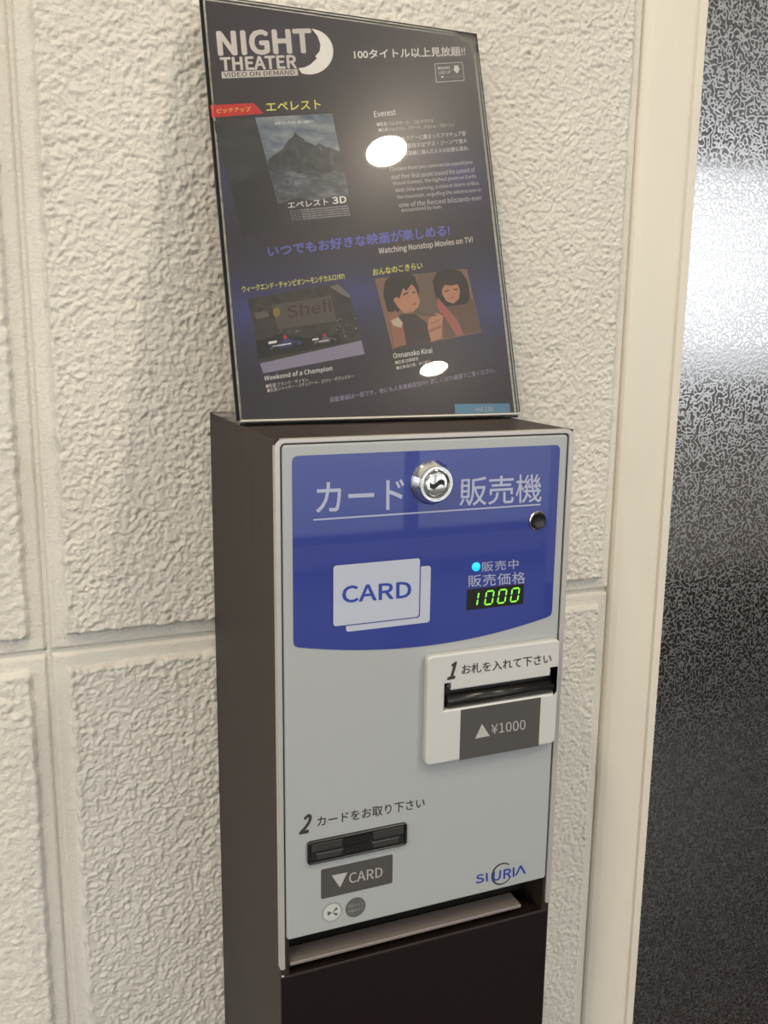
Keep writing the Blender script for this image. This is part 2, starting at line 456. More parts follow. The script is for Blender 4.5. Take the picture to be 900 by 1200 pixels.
# all front parts are drawn in flat coordinates (x, z-from-top, outwards)
_o = rrect(-0.0004, W + 0.0004, RB, 0.0004, 0.0058); _i = rrect(0.0030, W - 0.0036, RB, -0.0024, 0.0030)
_top = lambda lp: [q for q in lp if q[1] > RB / 2]
frame_pts = [(W - 0.0004, RB)] + [(W + 0.0004, RB + 0.001)] + _top(_o) + [(-0.0004, RB + 0.001), (0.0004, RB), (0.0024, RB), (0.0030, RB + 0.001)] + _top(_i)[::-1] + [(W - 0.0036, RB + 0.001), (W - 0.0030, RB)]
on_front(plate('door_frame', [frame_pts], -0.004, 0.0016, M['rim'], mach, 0.0006))
on_front(plate('recess_lining', [rrect(0.0028, W - 0.0028, -0.362, -0.003, 0.001)], -0.032, -0.030, M['dark'], mach))
door = on_front(plate('door', [rrect(0.0040, W - 0.0050, -0.3335, -0.0032, 0.0025)], -0.016, 0.002, M['doorgrey'], mach, 0.0013))
Z0 = 0.002


def P(u, v, off=0.0): return dr(u, v, off)


def Q(bl, br_, tr, tl, off=0.0): return [dr(*q, off) for q in (bl, br_, tr, tl)]


# blue label with a bowed lower edge
blue = []
x0, x1, zt = 0.0100, 0.1970, -0.0098
blue += [(x1 - 0.0035 + 0.0035 * math.cos(math.radians(a)), zt - 0.0035 + 0.0035 * math.sin(math.radians(a))) for a in (0, 30, 60, 90)]
blue += [(x0 + 0.0035 + 0.0035 * math.cos(math.radians(a)), zt - 0.0035 + 0.0035 * math.sin(math.radians(a))) for a in (90, 120, 150, 180)]
blue += [(x0, -0.1265), (x0 + 0.0008, -0.1288), (x0 + 0.003, -0.1300)]
for i in range(1, 24):
    t = i / 24; blue.append((x0 + 0.003 + (x1 - x0 - 0.006) * t, -0.1300 - 0.0098 * (1 - (2 * t - 1) ** 2)))
blue += [(x1 - 0.003, -0.1300), (x1 - 0.0008, -0.1288), (x1, -0.1265)]
plate('blue_label', [blue], Z0 - 0.0002, Z0 + 0.0003, M['blue'], door)
ZL = Z0 + 0.0005
KANA = lettering('title_lettering', 'カード', Q((370, 601), (473, 596), (473, 561), (371, 566)), ZL, M['lettergrey'], door, 0.014)
lettering('title_lettering', '販売機', Q((538, 593), (634, 588), (634, 555), (539, 560)), ZL, M['lettergrey'], door, 0.008)
a, b = P(367, 609), P(633, 591)
plate('title_underline', [[(a[0], a[1] - .0005), (b[0], b[1] - .0005), (b[0], b[1] + .0005), (a[0], a[1] + .0005)]], ZL, ZL, M['lettergrey'], door)
# two overlapping cards
plate('card_picture', [rrect(0.0446, 0.1030, -0.1236, -0.0852, 0.002)], ZL, ZL, M['cardgrey'], door)
plate('card_picture', [rrect(0.0354, 0.0958, -0.1196, -0.0788, 0.002)], ZL + 0.0001, ZL + 0.0001, M['blue'], door)
plate('card_picture', [rrect(0.0360, 0.0950, -0.1189, -0.0795, 0.002)], ZL + 0.0002, ZL + 0.0002, M['cardgrey'], door)
lettering('card_lettering', 'CARD', Q((401, 706), (481, 699.5), (481, 681), (401, 687)), ZL + 0.0003, M['blueprint'], door, 0.035)
lettering('status_lettering', '販売中', Q((564, 670), (607, 666), (607, 655), (564, 658.5)), ZL, M['lettergrey'], door, 0.004, spacing=1.15)
lettering('price_lettering', '販売価格', Q((548, 688), (615, 683.5), (615, 669.5), (548, 674)), ZL, M['lettergrey'], door, 0.004, spacing=1.1)

# lock
lc = P(505.5, 565)
lock = lathe('lock', [(0.0142, 0), (0.0144, 0.0008), (0.0138, 0.0016), (0.0118, 0.0072), (0.0112, 0.0080), (0.0104, 0.0080), (0.0102, 0.0072), (0.0094, 0.0072),
                      (0.0092, 0.0082), (0.0086, 0.0086), (0.0078, 0.0082), (0.0076, 0.0060)], *lc, M['chrome'], mach)
on_front(lock)
for v in lock.data.vertices: v.co.z += Z0
lathe('lock_plug', [(0.0074, 0.0062), (0.0074, 0.0082), (0.0070, 0.0086), (0.0040, 0.0088)], *lc, M['chrome'], lock)
lock.children[-1].location.z = Z0
key = []                                        # S-shaped keyway
for i in range(21):
    t = -1 + 2 * i / 20; key.append((lc[0] + 0.0050 * t, lc[1] + 0.0014 * math.sin(t * 3.0) + 0.0016))
for i in range(21):
    t = 1 - 2 * i / 20; key.append((lc[0] + 0.0050 * t, lc[1] + 0.0014 * math.sin(t * 3.0) - 0.0016))
plate('keyway', [key], Z0 + 0.0088, Z0 + 0.0090, M['dark'], lock)
lock['label'] = 'round chrome key lock'

# black push button
bc = P(629, 609.5)
btn = on_front(lathe('push_button', [(0.0064, Z0), (0.0065, Z0 + 0.0014), (0.0059, Z0 + 0.0020), (0.0056, Z0 + 0.0012)], *bc, M['satin'], mach, 48))
lathe('button_cap', [(0.0057, Z0 + 0.0010), (0.0056, Z0 + 0.0018), (0.0048, Z0 + 0.0023), (0.0038, Z0 + 0.0017), (0.0015, Z0 + 0.0014)], *bc, M['blackplastic'], btn, 48)
# indicator lamp
ic = P(557.5, 664)
on_front(lathe('indicator_lamp', [(0.0031, Z0), (0.0031, Z0 + 0.0008), (0.0026, Z0 + 0.0016), (0.0012, Z0 + 0.0021)], *ic, M['led'], mach, 32))['label'] = 'glowing cyan indicator lamp'

# price display with four seven-segment digits
disp = on_front(plate('price_display', [rrect(0.1300, 0.1734, -0.1184, -0.1040, 0.0004)], Z0, Z0 + 0.0006, M['blackplastic'], mach))


def seven(ch, cx, cy, w_, h_, sl=0.14):
    t = 0.0010; s = []; g = 0.00035
    H = lambda y: [(-w_ / 2 + g, y), (-w_ / 2 + g + t / 2, y + t / 2), (w_ / 2 - g - t / 2, y + t / 2), (w_ / 2 - g, y), (w_ / 2 - g - t / 2, y - t / 2), (-w_ / 2 + g + t / 2, y - t / 2)]
    V = lambda x, y0, y1: [(x, y0 + g), (x + t / 2, y0 + g + t / 2), (x + t / 2, y1 - g - t / 2), (x, y1 - g), (x - t / 2, y1 - g - t / 2), (x - t / 2, y0 + g + t / 2)]
    q = {'a': H(h_ / 2), 'g': H(0), 'd': H(-h_ / 2), 'b': V(w_ / 2, 0, h_ / 2), 'c': V(w_ / 2, -h_ / 2, 0), 'f': V(-w_ / 2, 0, h_ / 2), 'e': V(-w_ / 2, -h_ / 2, 0)}
    for c in {'0': 'abcdef', '1': 'bc'}[ch]: s.append([(cx + x + y * sl, cy + y) for x, y in q[c]])
    return s


for ch, cx in zip('1000', (0.1352, 0.1467, 0.1565, 0.1664)):
    plate('digit', seven(ch, cx, -0.1112, 0.0056, 0.0092), Z0 + 0.0009, Z0 + 0.0009, M['digit'], disp)

# bill slot housing
BO = 0.006                                     # how far it stands proud of the door
e = BO - 0.0
bx0, bz1 = P(501.5, 770, e); bx1, _ = P(657, 751, e); _, bz0 = P(499, 898, e)
sx0, sz1 = P(521.5, 802, e); sx1, sz0 = P(650.5, 812.5, e)
NB = Z0 + BO
slot = [(sx0, sz0), (sx1 - 0.002, sz0), (sx1, sz0 + 0.002), (sx1, sz1), (sx1 - 0.0042, sz1), (sx1 - 0.0046, sz1 - 0.0052), (sx0 + 0.0052, sz1 - 0.0052), (sx0 + 0.0046, sz1), (sx0, sz1)]
print('bezel', bx0, bx1, bz0, bz1, 'slot', sx0, sx1, sz0, sz1)
bez = on_front(plate('bill_slot_housing', [rrect(bx0, bx1, bz0, bz1, 0.0035), slot[::-1]], Z0, NB, M['bezel'], mach, 0.0012))
bez['label'] = 'off-white housing of the bill slot'
plate('slot_throat', [[(sx0 - .001, sz0 - .001), (sx1 + .001, sz0 - .001), (sx1 + .001, sz1 + .001), (sx0 - .001, sz1 + .001)]], NB - 0.0058, NB - 0.0052, M['dark'], bez)
# rounded black shutter bar lying in the slot
vs, fs = [], []; ns = 14
for i in range(ns + 1):
    a = math.pi * i / ns; yy = (sz0 + 0.0052) - 0.0046 * math.cos(a); zz = NB - 0.0050 + 0.0058 * math.sin(a)
    for xx in (sx0 + 0.0032, sx1 - 0.0012): vs.append((xx, yy, zz))
for i in range(ns): fs.append((2 * i, 2 * i + 1, 2 * i + 3, 2 * i + 2))
fs.append(tuple(range(0, 2 * ns + 2, 2))); fs.append(tuple(range(1, 2 * ns + 3, 2))[::-1])
mesh_obj('slot_shutter', vs, fs, M['blackplastic'], bez, True)
for xx in (sx0 + 0.0030, sx1 - 0.0024):
    lathe('guide_stud', [(0.0013, NB - 0.005), (0.0013, NB - 0.001), (0.0008, NB - 0.0006)], xx, sz1 - 0.0024, M['greyplastic'], bez, 16)
q = lambda *a: [dr(u, v, e) for u, v in a]
lettering('step_number', '1', q((524.5, 796), (532.5, 794.5), (535, 776), (527, 778)), NB + 0.0002, M['ink'], bez, 0.06, shear=0.2)
lettering('slot_lettering', 'お札を入れて下さい', q((541, 790.5), (646, 777), (646, 765.5), (541, 779)), NB + 0.0002, M['ink'], bez, 0.012)
l0 = dr(540, 832, e); l1 = dr(631, 874, e)
plate('price_label', [rrect(l0[0], l1[0], l1[1], l0[1], 0.0003)], NB, NB + 0.0002, M['labelgrey'], bez)
flat('arrow_mark', q((556.5, 865.5), (573.5, 862), (564.5, 848)), NB + 0.0004, M['labeltext'], bez)
lettering('price_lettering', '¥1000', q((575.5, 860), (615.5, 854.5), (615.5, 843), (575.5, 848.5)), NB + 0.0004, M['labeltext'], bez, 0.0)

# card outlet
co_ = on_front(plate('card_outlet', [rrect(0.0182, 0.0890, -0.2806, -0.2642, 0.0022), rrect(0.0200, 0.0874, -0.2792, -0.2656, 0.0012)], Z0 - 0.001, Z0 + 0.0022, M['blackplastic'], mach, 0.0006))
plate('outlet_back', [rrect(0.0195, 0.0880, -0.2798, -0.2650, 0.001)], Z0 + 0.0001, Z0 + 0.0003, M['dark'], co_)
plate('outlet_lip', [[(0.0205, -0.2720), (0.0420, -0.2720), (0.0425, -0.2662), (0.0205, -0.2662)]], Z0, Z0 + 0.0016, M['greyplastic'], co_, 0.0005)
plate('outlet_lip', [[(0.0645, -0.2720), (0.0868, -0.2720), (0.0868, -0.2662), (0.0640, -0.2662)]], Z0, Z0 + 0.0016, M['greyplastic'], co_, 0.0005)
plate('outlet_lip', [[(0.0245, -0.2785), (0.0410, -0.2785), (0.0432, -0.2738), (0.0240, -0.2738)]], Z0, Z0 + 0.0014, M['greyplastic'], co_, 0.0005)
plate('outlet_lip', [[(0.0650, -0.2785), (0.0830, -0.2785), (0.0835, -0.2738), (0.0632, -0.2738)]], Z0, Z0 + 0.0014, M['greyplastic'], co_, 0.0005)
plate('outlet_gate', [[(0.0440, -0.2722), (0.0625, -0.2722), (0.0625, -0.2668), (0.0440, -0.2668)]], Z0, Z0 + 0.0008, M['blackplastic'], co_)
plate('outlet_gate', [[(0.0445, -0.2785), (0.0615, -0.2785), (0.0615, -0.2728), (0.0445, -0.2728)]], Z0, Z0 + 0.0010, M['blackplastic'], co_)
lettering('step_number', '2', Q((351, 977), (362, 975), (365, 954), (355, 956)), Z0 + 0.0002, M['ink'], door, 0.05, shear=0.2)
lettering('outlet_lettering', 'カードをお取り下さい', Q((371.5, 969), (497.5, 946), (497.5, 934.5), (371.5, 957.5)), Z0 + 0.0002, M['ink'], door, 0.010)
plate('card_label', [rrect(0.0278, 0.0793, -0.3084, -0.2866, 0.0012)], Z0, Z0 + 0.0002, M['labelgrey'], door)
flat('arrow_mark', Q((398.2, 1039.6), (407, 1021.8), (388.4, 1025.6), (388.5, 1025.7))[:3], Z0 + 0.0004, M['labeltext'], door)
lettering('card_lettering', 'CARD', Q((409, 1035), (448, 1027), (448, 1015.5), (409, 1023)), Z0 + 0.0004, M['labeltext'], door, 0.006)
# two round stickers
c1 = P(389, 1069); c2 = P(416.5, 1063)
plate('round_sticker', [circle(*c1, 0.0075)], Z0, Z0 + 0.0001, M['badgehalo'], door)
plate('round_sticker', [circle(*c1, 0.0061)], Z0 + 0.0002, Z0 + 0.0003, M['badgelight'], door)
for a0, a1, r0, r1 in ((150, 215, 0.0005, 0.0035), (20, 50, 0.0005, 0.0045), (-50, -20, 0.0005, 0.0045)):
    pts = [(c1[0] + r1 * math.cos(math.radians(a)), c1[1] + r1 * math.sin(math.radians(a))) for a in (a0, (a0 + a1) / 2, a1)] + [(c1[0], c1[1])]
    flat('sticker_mark', pts, Z0 + 0.0004, M['badge'], door)
plate('round_sticker', [circle(*c2, 0.0073)], Z0 + 0.0002, Z0 + 0.0003, M['badge'], door)
lettering('sticker_lettering', '防犯カメラ', [(c2[0] - .0058, c2[1] + .0006), (c2[0] + .0058, c2[1] + .0006), (c2[0] + .0052, c2[1] + .0033), (c2[0] - .0052, c2[1] + .0033)], Z0 + 0.0005, M['badgehalo'], door)
lettering('sticker_lettering', '作動中です', [(c2[0] - .0052, c2[1] - .0033), (c2[0] + .0052, c2[1] - .0033), (c2[0] + .0058, c2[1] - .0006), (c2[0] - .0058, c2[1] - .0006)], Z0 + 0.0005, M['badgehalo'], door)
# maker's logo
lettering('maker_lettering', 'SI', Q((557.5, 1035.5), (571.5, 1032.5), (571, 1022.5), (558, 1025.5)), Z0 + 0.0002, M['blueprint'], door, 0.03)
lettering('maker_lettering', 'URI', Q((577, 1032.5), (602.5, 1027), (602.5, 1016.5), (578, 1021.5)), Z0 + 0.0003, M['blueprint'], door, 0.03)
flat('maker_lettering', Q((603.5, 1026), (605.5, 1025.7), (610, 1017), (614, 1023.8)) + Q((616.5, 1023.3), (611, 1013.8), (609, 1014.2), (603.5, 1026))[:3], Z0 + 0.0002, M['blueprint'], door)
cl = P(588, 1023.8); ring = []
for i in range(41):
    a = math.radians(48 + (332 - 48) * i / 40); ring.append((cl[0] + 0.0087 * math.cos(a), cl[1] + 0.0087 * math.sin(a)))
for i in range(41):
    a = math.radians(332 - (332 - 48) * i / 40); ring.append((cl[0] + 0.0076 * math.cos(a) + 0.0002, cl[1] + 0.0077 * math.sin(a)))
flat('maker_ring', ring, Z0 + 0.00025, M['ink'], door)

# below the door: bracket ledge in the dark recess, then the lower panel
box('ledge', 0.0068, 0.1850, -D + 0.001, -D + 0.0175, ZT - 0.3555, ZT - 0.3530, M['tray'], mach, 0.0004)
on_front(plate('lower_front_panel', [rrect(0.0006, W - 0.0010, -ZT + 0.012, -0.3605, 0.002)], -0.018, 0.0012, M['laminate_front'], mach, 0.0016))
box('frame_screw', 0.0004, 0.0022, -D - 0.0022, -D + 0.001, ZT - 0.3608, ZT - 0.3588, M['satin'], mach, 0.0005)
box('plinth', 0.004, W - 0.004, -D + 0.006, -0.01, 0.0, 0.012, M['dark'], mach)

# ------------------------------------------------------------------ sign: clear holder and the poster inside
SM = Matrix(((1, 0, 0, SO.x), (0, SU.y, SN.y, SO.y), (0, SU.z, SN.z, SO.z), (0, 0, 0, 1)))
AW, AH = 0.2140, 0.3005
hold = empty('sign_holder', SO, 'clear acrylic sign holder leaning back on top of the vending machine', 'sign holder')
hold.matrix_world = SM; SI = SM.inverted()


def sheet(name, z0, z1):
    """clear sheet whose side edges are painted darker, as refraction would show them"""
    vs = [(x, y, z) for z in (z0, z1) for x, y in ((0, 0), (AW, 0), (AW, AH), (0, AH))]
    fs = [(3, 2, 1, 0), (4, 5, 6, 7), (0, 1, 5, 4), (1, 2, 6, 5), (2, 3, 7, 6), (3, 0, 4, 7)]
    o = mesh_obj(name, vs, fs, M['acrylic'], hold); o.data.materials.append(M['acrylic_edge']); o.data.materials.append(M['acrylic_bright']); o.data.materials.append(M['acrylic_dark_paint'])
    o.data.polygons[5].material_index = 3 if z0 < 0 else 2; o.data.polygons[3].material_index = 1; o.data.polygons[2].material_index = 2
    return o


sheet('front_sheet', 0.0006, 0.0021)
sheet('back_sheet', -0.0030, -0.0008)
box('painted_edge_shade', -0.0020, 0.0002, 0.0, AH, -0.0032, -0.0006, M['acrylic_dark_paint'], hold, 0.0003)['label'] = 'black strip painted in for dark refraction, left edge of the clear holder'  # strip painted black for the refraction shade along the clear edge
box('foot', SX, SX + AW, SY + 0.0005, -0.022, ZT + 0.0004, ZT + 0.0024, M['acrylic'], hold, 0.0003).matrix_local = SI
o = box('bottom_fold', 0, AW, -0.0018, -0.0002, -0.0030, 0.0024, M['acrylic_bright'], hold, 0.0005)

# poster paper: near-black print with blue glows
k = NT('poster_print'); tc = k.n('ShaderNodeTexCoord')


def glow(cx, cy, rx_, ry_):
    mp = k.n('ShaderNodeMapping'); mp.inputs['Location'].default_value = (-cx / rx_, -cy / ry_, 0); mp.inputs['Scale'].default_value = (1 / rx_, 1 / ry_, 0)
    k.l(tc.outputs['Object'], mp.inputs[0]); g = k.n('ShaderNodeTexGradient', gradient_type='QUADRATIC_SPHERE'); k.l(mp.outputs[0], g.inputs[0]); return g.outputs['Fac']


acc = None
for args, wt in (((0.012, 0.075, 0.13, 0.06), 1.0), ((0.205, 0.085, 0.09, 0.075), 1.0), ((0.19, 0.185, 0.06, 0.06), 0.8), ((0.01, 0.170, 0.05, 0.06), 0.7), ((0.10, 0.09, 0.09, 0.05), 0.8), ((0.055, 0.275, 0.06, 0.03), 0.3)):
    g = glow(*args); m = k.n('ShaderNodeMath', operation='MULTIPLY', i_1=wt); k.l(g, m.inputs[0])
    if acc is None: acc = m.outputs[0]
    else:
        ad = k.n('ShaderNodeMath', operation='ADD'); k.l(acc, ad.inputs[0]); k.l(m.outputs[0], ad.inputs[1]); acc = ad.outputs[0]
k.l(k.ramp(acc, [(0.0, (0.029, 0.023, 0.035, 1)), (0.35, (0.038, 0.036, 0.085, 1)), (1.0, (0.055, 0.065, 0.24, 1))]), k.b.inputs['Base Color'])
k.set(Roughness=0.45); M['poster'] = k.m
post = empty('poster', SO, 'dark blue movie poster standing in the clear holder on the vending machine', 'poster')
post.matrix_world = SM
PW = 0.2100
bm = bmesh.new(); box_bm(bm, 0.0015, 0.0015 + PW - 0.0012, 0.0005, 0.2975, -0.0003, 0.0)
paper = bm_obj('paper_sheet', bm, M['poster'], post)


def ink(name, r, g, b, rough=0.45): return plain(name, srgb(r, g, b), rough)


I = dict(white=ink('white_ink', 248, 246, 242), silver=ink('silver_ink', 214, 208, 204), yellow=ink('yellow_ink', 242, 236, 110), blue=ink('blue_ink', 100, 108, 205), red=ink('red_ink', 205, 38, 36), orange=ink('orange_ink', 255, 205, 110), black=ink('black_ink', 22, 20, 26), cyan=ink('pale_blue_ink', 96, 150, 185), grey=ink('grey_ink', 215, 210, 214), navy=ink('navy_ink', 34, 36, 66), lav=ink('lavender_ink', 165, 155, 190))
ZP = 0.00006


def pt(txt, l, t, r, t2, h, mat, bold=0.0, name='poster_lettering', h2=None, lean=0.0, z=ZP):
    """txt from (l,t) top left to (r,t2) top right, h tall in photo pixels"""
    h2 = h if h2 is None else h2
    s = 0.09 + lean
    lettering(name, txt, [pp(l + s * h, t + h), pp(r + s * h2, t2 + h2), pp(r, t2), pp(l, t)], z, mat, paper, bold)


pt('NIGHT', 254.5, 37.5, 363, 34.3, 27, I['silver'], 0.06)
pt('THEATER', 258, 68, 346, 65, 14.5, I['silver'], 0.055)
flat('logo_bar', [pp(260, 92), pp(349.5, 88.5), pp(348.5, 81), pp(259.5, 84)], ZP, I['silver'], paper)
pt('VIDEO ON DEMAND', 262, 85.3, 345, 82.3, 5.2, I['black'], 0.02, z=ZP * 2)
moon = []
mc = (362.5, 60.5)
for i in range(31):
    a = math.radians(-80 + 195 * i / 30); moon.append((mc[0] + 28 * math.cos(a), mc[1] + 26.8 * math.sin(a)))
moon[0] = (365, 33.5)
moon = moon[:30] + [(349.5, 80), (357, 79), (364, 75.5), (369, 70.5), (371.5, 69), (369.5, 66), (374.5, 60), (375.5, 52), (372, 42)]
flat('moon_emblem', [pp(*q) for q in moon], ZP, I['white'], paper)
pt('100タイトル以上見放題!!', 414.5, 58.5, 544.5, 54.4, 10.8, I['white'], 0.025)
flat('notice_box', [pp(511, 97), pp(544.5, 94.5), pp(542, 72.5), pp(509, 74.5)], ZP, I['grey'], paper)
flat('notice_box', [pp(511.8, 96.1), pp(543.7, 93.8), pp(541.3, 73.4), pp(509.8, 75.3)], ZP * 2, ink('box_ink', 62, 56, 60), paper)
pt('Movies', 513, 78, 527, 77, 3.8, I['white'], 0.02, z=ZP * 3)
pt('LINE UP', 513.5, 83.5, 528, 82.5, 3.8, I['grey'], 0.02, z=ZP * 3)
flat('notice_arrow', [pp(*q) for q in ((532, 77), (537, 76.6), (537.6, 80.5), (539.2, 80.4), (535.6, 86.2), (530.6, 81), (532.3, 80.9))], ZP * 3, I['white'], paper)
flat('notice_dot', [pp(*q) for q in ((517, 89.4), (519.5, 89.2), (519.7, 91.2), (517.2, 91.4))], ZP * 3, I['white'], paper)
pt('・・・・・・・', 521, 89.6, 541, 88.4, 1.6, I['grey'], 0.0, z=ZP * 3)
flat('red_ribbon', [pp(*q) for q in ((248.2, 138), (309, 133), (297.5, 120.8), (246.4, 123.3))], ZP, I['red'], paper)
pt('ピックアップ', 254, 127.3, 293.5, 125, 5.6, I['orange'], 0.015, z=ZP * 2)
pt('エペレスト', 311.5, 120.2, 375, 117, 10.5, I['yellow'], 0.02)

# mountain picture (a plain generic one) and its darker neighbour
k = NT('picture_clouds'); v = k.coord((1, 2.4, 1)); f = k.noise(v, 60, 6, 0.65)
k.l(k.ramp(f, [(0.30, srgb(38, 42, 52)), (0.5, srgb(82, 88, 98)), (0.68, srgb(138, 142, 150))]), k.b.inputs['Base Color']); k.set(Roughness=0.45); clouds = k.m
k = NT('picture_sky'); v = k.coord((1, 2.0, 1)); f = k.noise(v, 45, 5, 0.6)
k.l(k.ramp(f, [(0.32, srgb(60, 82, 112)), (0.52, srgb(128, 140, 152)), (0.7, srgb(172, 176, 178))]), k.b.inputs['Base Color']); k.set(Roughness=0.45); skyp = k.m
k = NT('picture_rock'); v = k.coord((1.4, 1, 1)); f = k.noise(v, 130, 6, 0.7)
k.l(k.ramp(f, [(0.35, srgb(34, 38, 46)), (0.6, srgb(66, 72, 82)), (0.72, srgb(120, 126, 134))]), k.b.inputs['Base Color']); k.set(Roughness=0.45); rock = k.m
dk = NT('picture_dim'); v = dk.coord((1, 2.0, 1)); f = dk.noise(v, 40, 5, 0.6)
dk.l(dk.ramp(f, [(0.3, srgb(34, 33, 38)), (0.7, srgb(66, 66, 72))]), dk.b.inputs['Base Color']); dk.set(Roughness=0.45)
flat('dim_picture', [pp(*q) for q in ((284.5, 279), (333, 268), (300, 137), (249.5, 142))], ZP, dk.m, paper)
flat('dim_picture', [pp(*q) for q in ((270, 218), (300, 204), (318, 196), (333, 268), (284.5, 279))], ZP * 2, ink('dim_slope_ink', 36, 34, 40), paper)
L = lambda y: 299 + (y - 138) * 0.262          # the left edge of the leaning picture at height y
Rr = lambda y: 389 + (y - 133) * 0.205
flat('mountain_picture', [pp(*q) for q in ((332.5, 266), (414.5, 256), (389, 133), (299, 138))], ZP * 3, skyp, paper)
flat('mountain_picture', [pp(*q) for q in ((316, 204), (313, 188), (322, 181), (331, 175), (338, 164), (343, 160.5), (346, 154.5), (349, 159), (354, 161.5), (358, 166), (365, 168.5), (370, 171), (374, 167.5), (380, 172), (388, 173), (394, 176.5), (398.5, 178), (404, 206))], ZP * 4, rock, paper)
flat('mountain_picture', [pp(*q) for q in ((332.5, 266), (414.5, 256), (403, 202), (392, 200), (380, 205), (366, 199), (350, 204), (336, 196), (324, 202), (315.5, 201))], ZP * 5, clouds, paper)
flat('mountain_picture', [pp(*q) for q in ((332.5, 266), (414.5, 256), (409.5, 232), (395, 230), (370, 236), (350, 232), (325.5, 239))], ZP * 6, ink('deep_slate_ink', 44, 44, 54), paper)
pt('世界でいちばん高い場所へ', 321.5, 143.5, 367, 140.7, 3.6, I['white'], 0.01, z=ZP * 8)
pt('エペレスト', 336.8, 237.5, 384, 233.2, 7, I['white'], 0.02, z=ZP * 8)
pt('3D', 389, 231.6, 405, 230, 7.8, I['white'], 0.05, z=ZP * 8)
for i in range(5): pt('エベレスト監督撮影編集音楽製作総指揮脚本美術衣装録音', 339 + i * .6, 246.8 + i * 2.6, 408 + i * .6, 240.8 + i * 2.6, 1.7, I['grey'], 0.0, name='fine_print', z=ZP * 8)

# text block about the film
pt('Everest', 438, 130.5, 463.5, 127.8, 7, I['white'], 0.01)
pt('■監督:バルタザール・コルマウクル', 441.5, 143.5, 508, 139, 4.6, I['silver'], 0.012)
pt('■出演:ジェイソン・クラーク、ジョシュ・ブローリン', 443.5, 150.2, 532, 143.8, 4.6, I['silver'], 0.012)
pt('エベレストツアーに集まったアマチュア登', 449, 161.5, 545.5, 153.3, 5.6, I['grey'], 0.01)
pt('山家たち。目指すは"デス・ゾーン"で寛大', 451, 170.2, 547, 162, 5.6, I['grey'], 0.01)
pt('な山頂。最高峰に挑んだ人々の壮絶な運命。', 453, 179, 549, 170.6, 5.6, I['grey'], 0.01)
for i, (s, l, t, r, t2) in enumerate((('Climbers from two commercial expeditions', 456, 196, 553.5, 187.2), ('start their final ascent toward the summit of', 458, 204.5, 556, 195.7),
                      ('Mount Everest, the highest point on Earth.', 460.5, 212.5, 558.5, 203.9), ('With little warning, a violent storm strikes', 463, 220.8, 561, 211.8),
                      ('the mountain, engulfing the adventurers in', 465, 228.5, 563, 219.8), ('one of the fiercest blizzards ever', 467.5, 237.2, 564.5, 228.2), ('encountered by man.', 470, 243.8, 517.5, 239.4))):
    pt(s, l, t, r, t2, 6.0, I['grey'], 0.0)
pt('いつでもお好きな映画が楽しめる!', 313.5, 288.5, 526, 263, 12.8, I['blue'], 0.035)
pt('Watching Nonstop Movies on TV!', 443.5, 290.5, 553.5, 277, 9, I['silver'], 0.03)
pt('ウィークエンド・チャンピオン〜モンテカルロ1971', 283.3, 335.6, 403, 320, 7.4, I['yellow'], 0.015)
pt('おんなのこきらい', 436.5, 315.4, 494.5, 307.2, 7.6, I['yellow'], 0.02)


def pic(name, pts, lvl, mat): return flat(name, [pp(*q) for q in pts], ZP * lvl, mat, paper)


# racing picture
k = NT('picture_trees'); v = k.coord(); f = k.noise(v, 160, 5, 0.7)
k.l(k.ramp(f, [(0.3, srgb(34, 33, 32)), (0.7, srgb(76, 72, 64))]), k.b.inputs['Base Color']); k.set(Roughness=0.45)
pic('race_picture', ((308.5, 437.5), (427.3, 415), (410.5, 347), (396, 332), (290, 350)), 1, k.m)
pic('race_picture', ((326, 386), (395, 376), (387, 346), (318, 358)), 2, ink('billboard_ink', 92, 84, 80))
pic('race_picture', ((386, 336), (396, 333), (410, 345.5), (411, 350), (402, 346)), 2, ink('roof_ink', 120, 116, 112))
pic('race_picture', ((300, 374), (316, 371), (313, 364), (298, 367)), 2, ink('hut_ink', 106, 98, 92))
pic('race_picture', ((308.5, 437.5), (427.3, 415), (423.5, 399), (304.5, 426)), 2, ink('road_ink', 150, 142, 166))
pic('race_picture', ((302, 421), (399, 403), (397, 392), (360, 396), (330, 392), (300, 400)), 3, I['black'])
pt('Shell', 336, 358.5, 388, 350.5, 14, ink('billboard_letter_ink', 70, 52, 52), 0.03, z=ZP * 3)
flat('race_picture', [pp(324 + 4.2 * math.cos(a / 16 * 6.283), 366 + 5.5 * math.sin(a / 16 * 6.283)) for a in range(16)][::-1], ZP * 3, ink('emblem_ink', 150, 124, 50), paper)


def car(x, y, s, colb):
    f = lambda *a: [(x + u * s, y + v * s - u * s * 0.17) for u, v in a]
    pic('race_car', f((-19, 4), (17, 4), (19, 0), (8, -3), (2, -7), (-3, -7), (-6, -2), (-18, -1)), 4, colb)
    for u in (-12, 12): flat('race_car', [pp(x + u * s + 4 * s * math.cos(a * .3927), y + 4 * s - u * s * .17 + 4.4 * s * math.sin(a * .3927)) for a in range(16)][::-1], ZP * 5, I['black'], paper)
    pic('race_car', f((-21, -3), (-11, -3), (-11, -6), (-21, -6)), 5, I['white'])
    pic('race_car', f((-16, 1.2), (6, 1.2), (6, -0.2), (-16, -0.2)), 5, I['white'])
    flat('race_car', [pp(x - 1 * s + 2.4 * s * math.cos(a * .52), y - 8 * s + 2.4 * s * math.sin(a * .52)) for a in range(12)][::-1], ZP * 6, I['red'], paper)


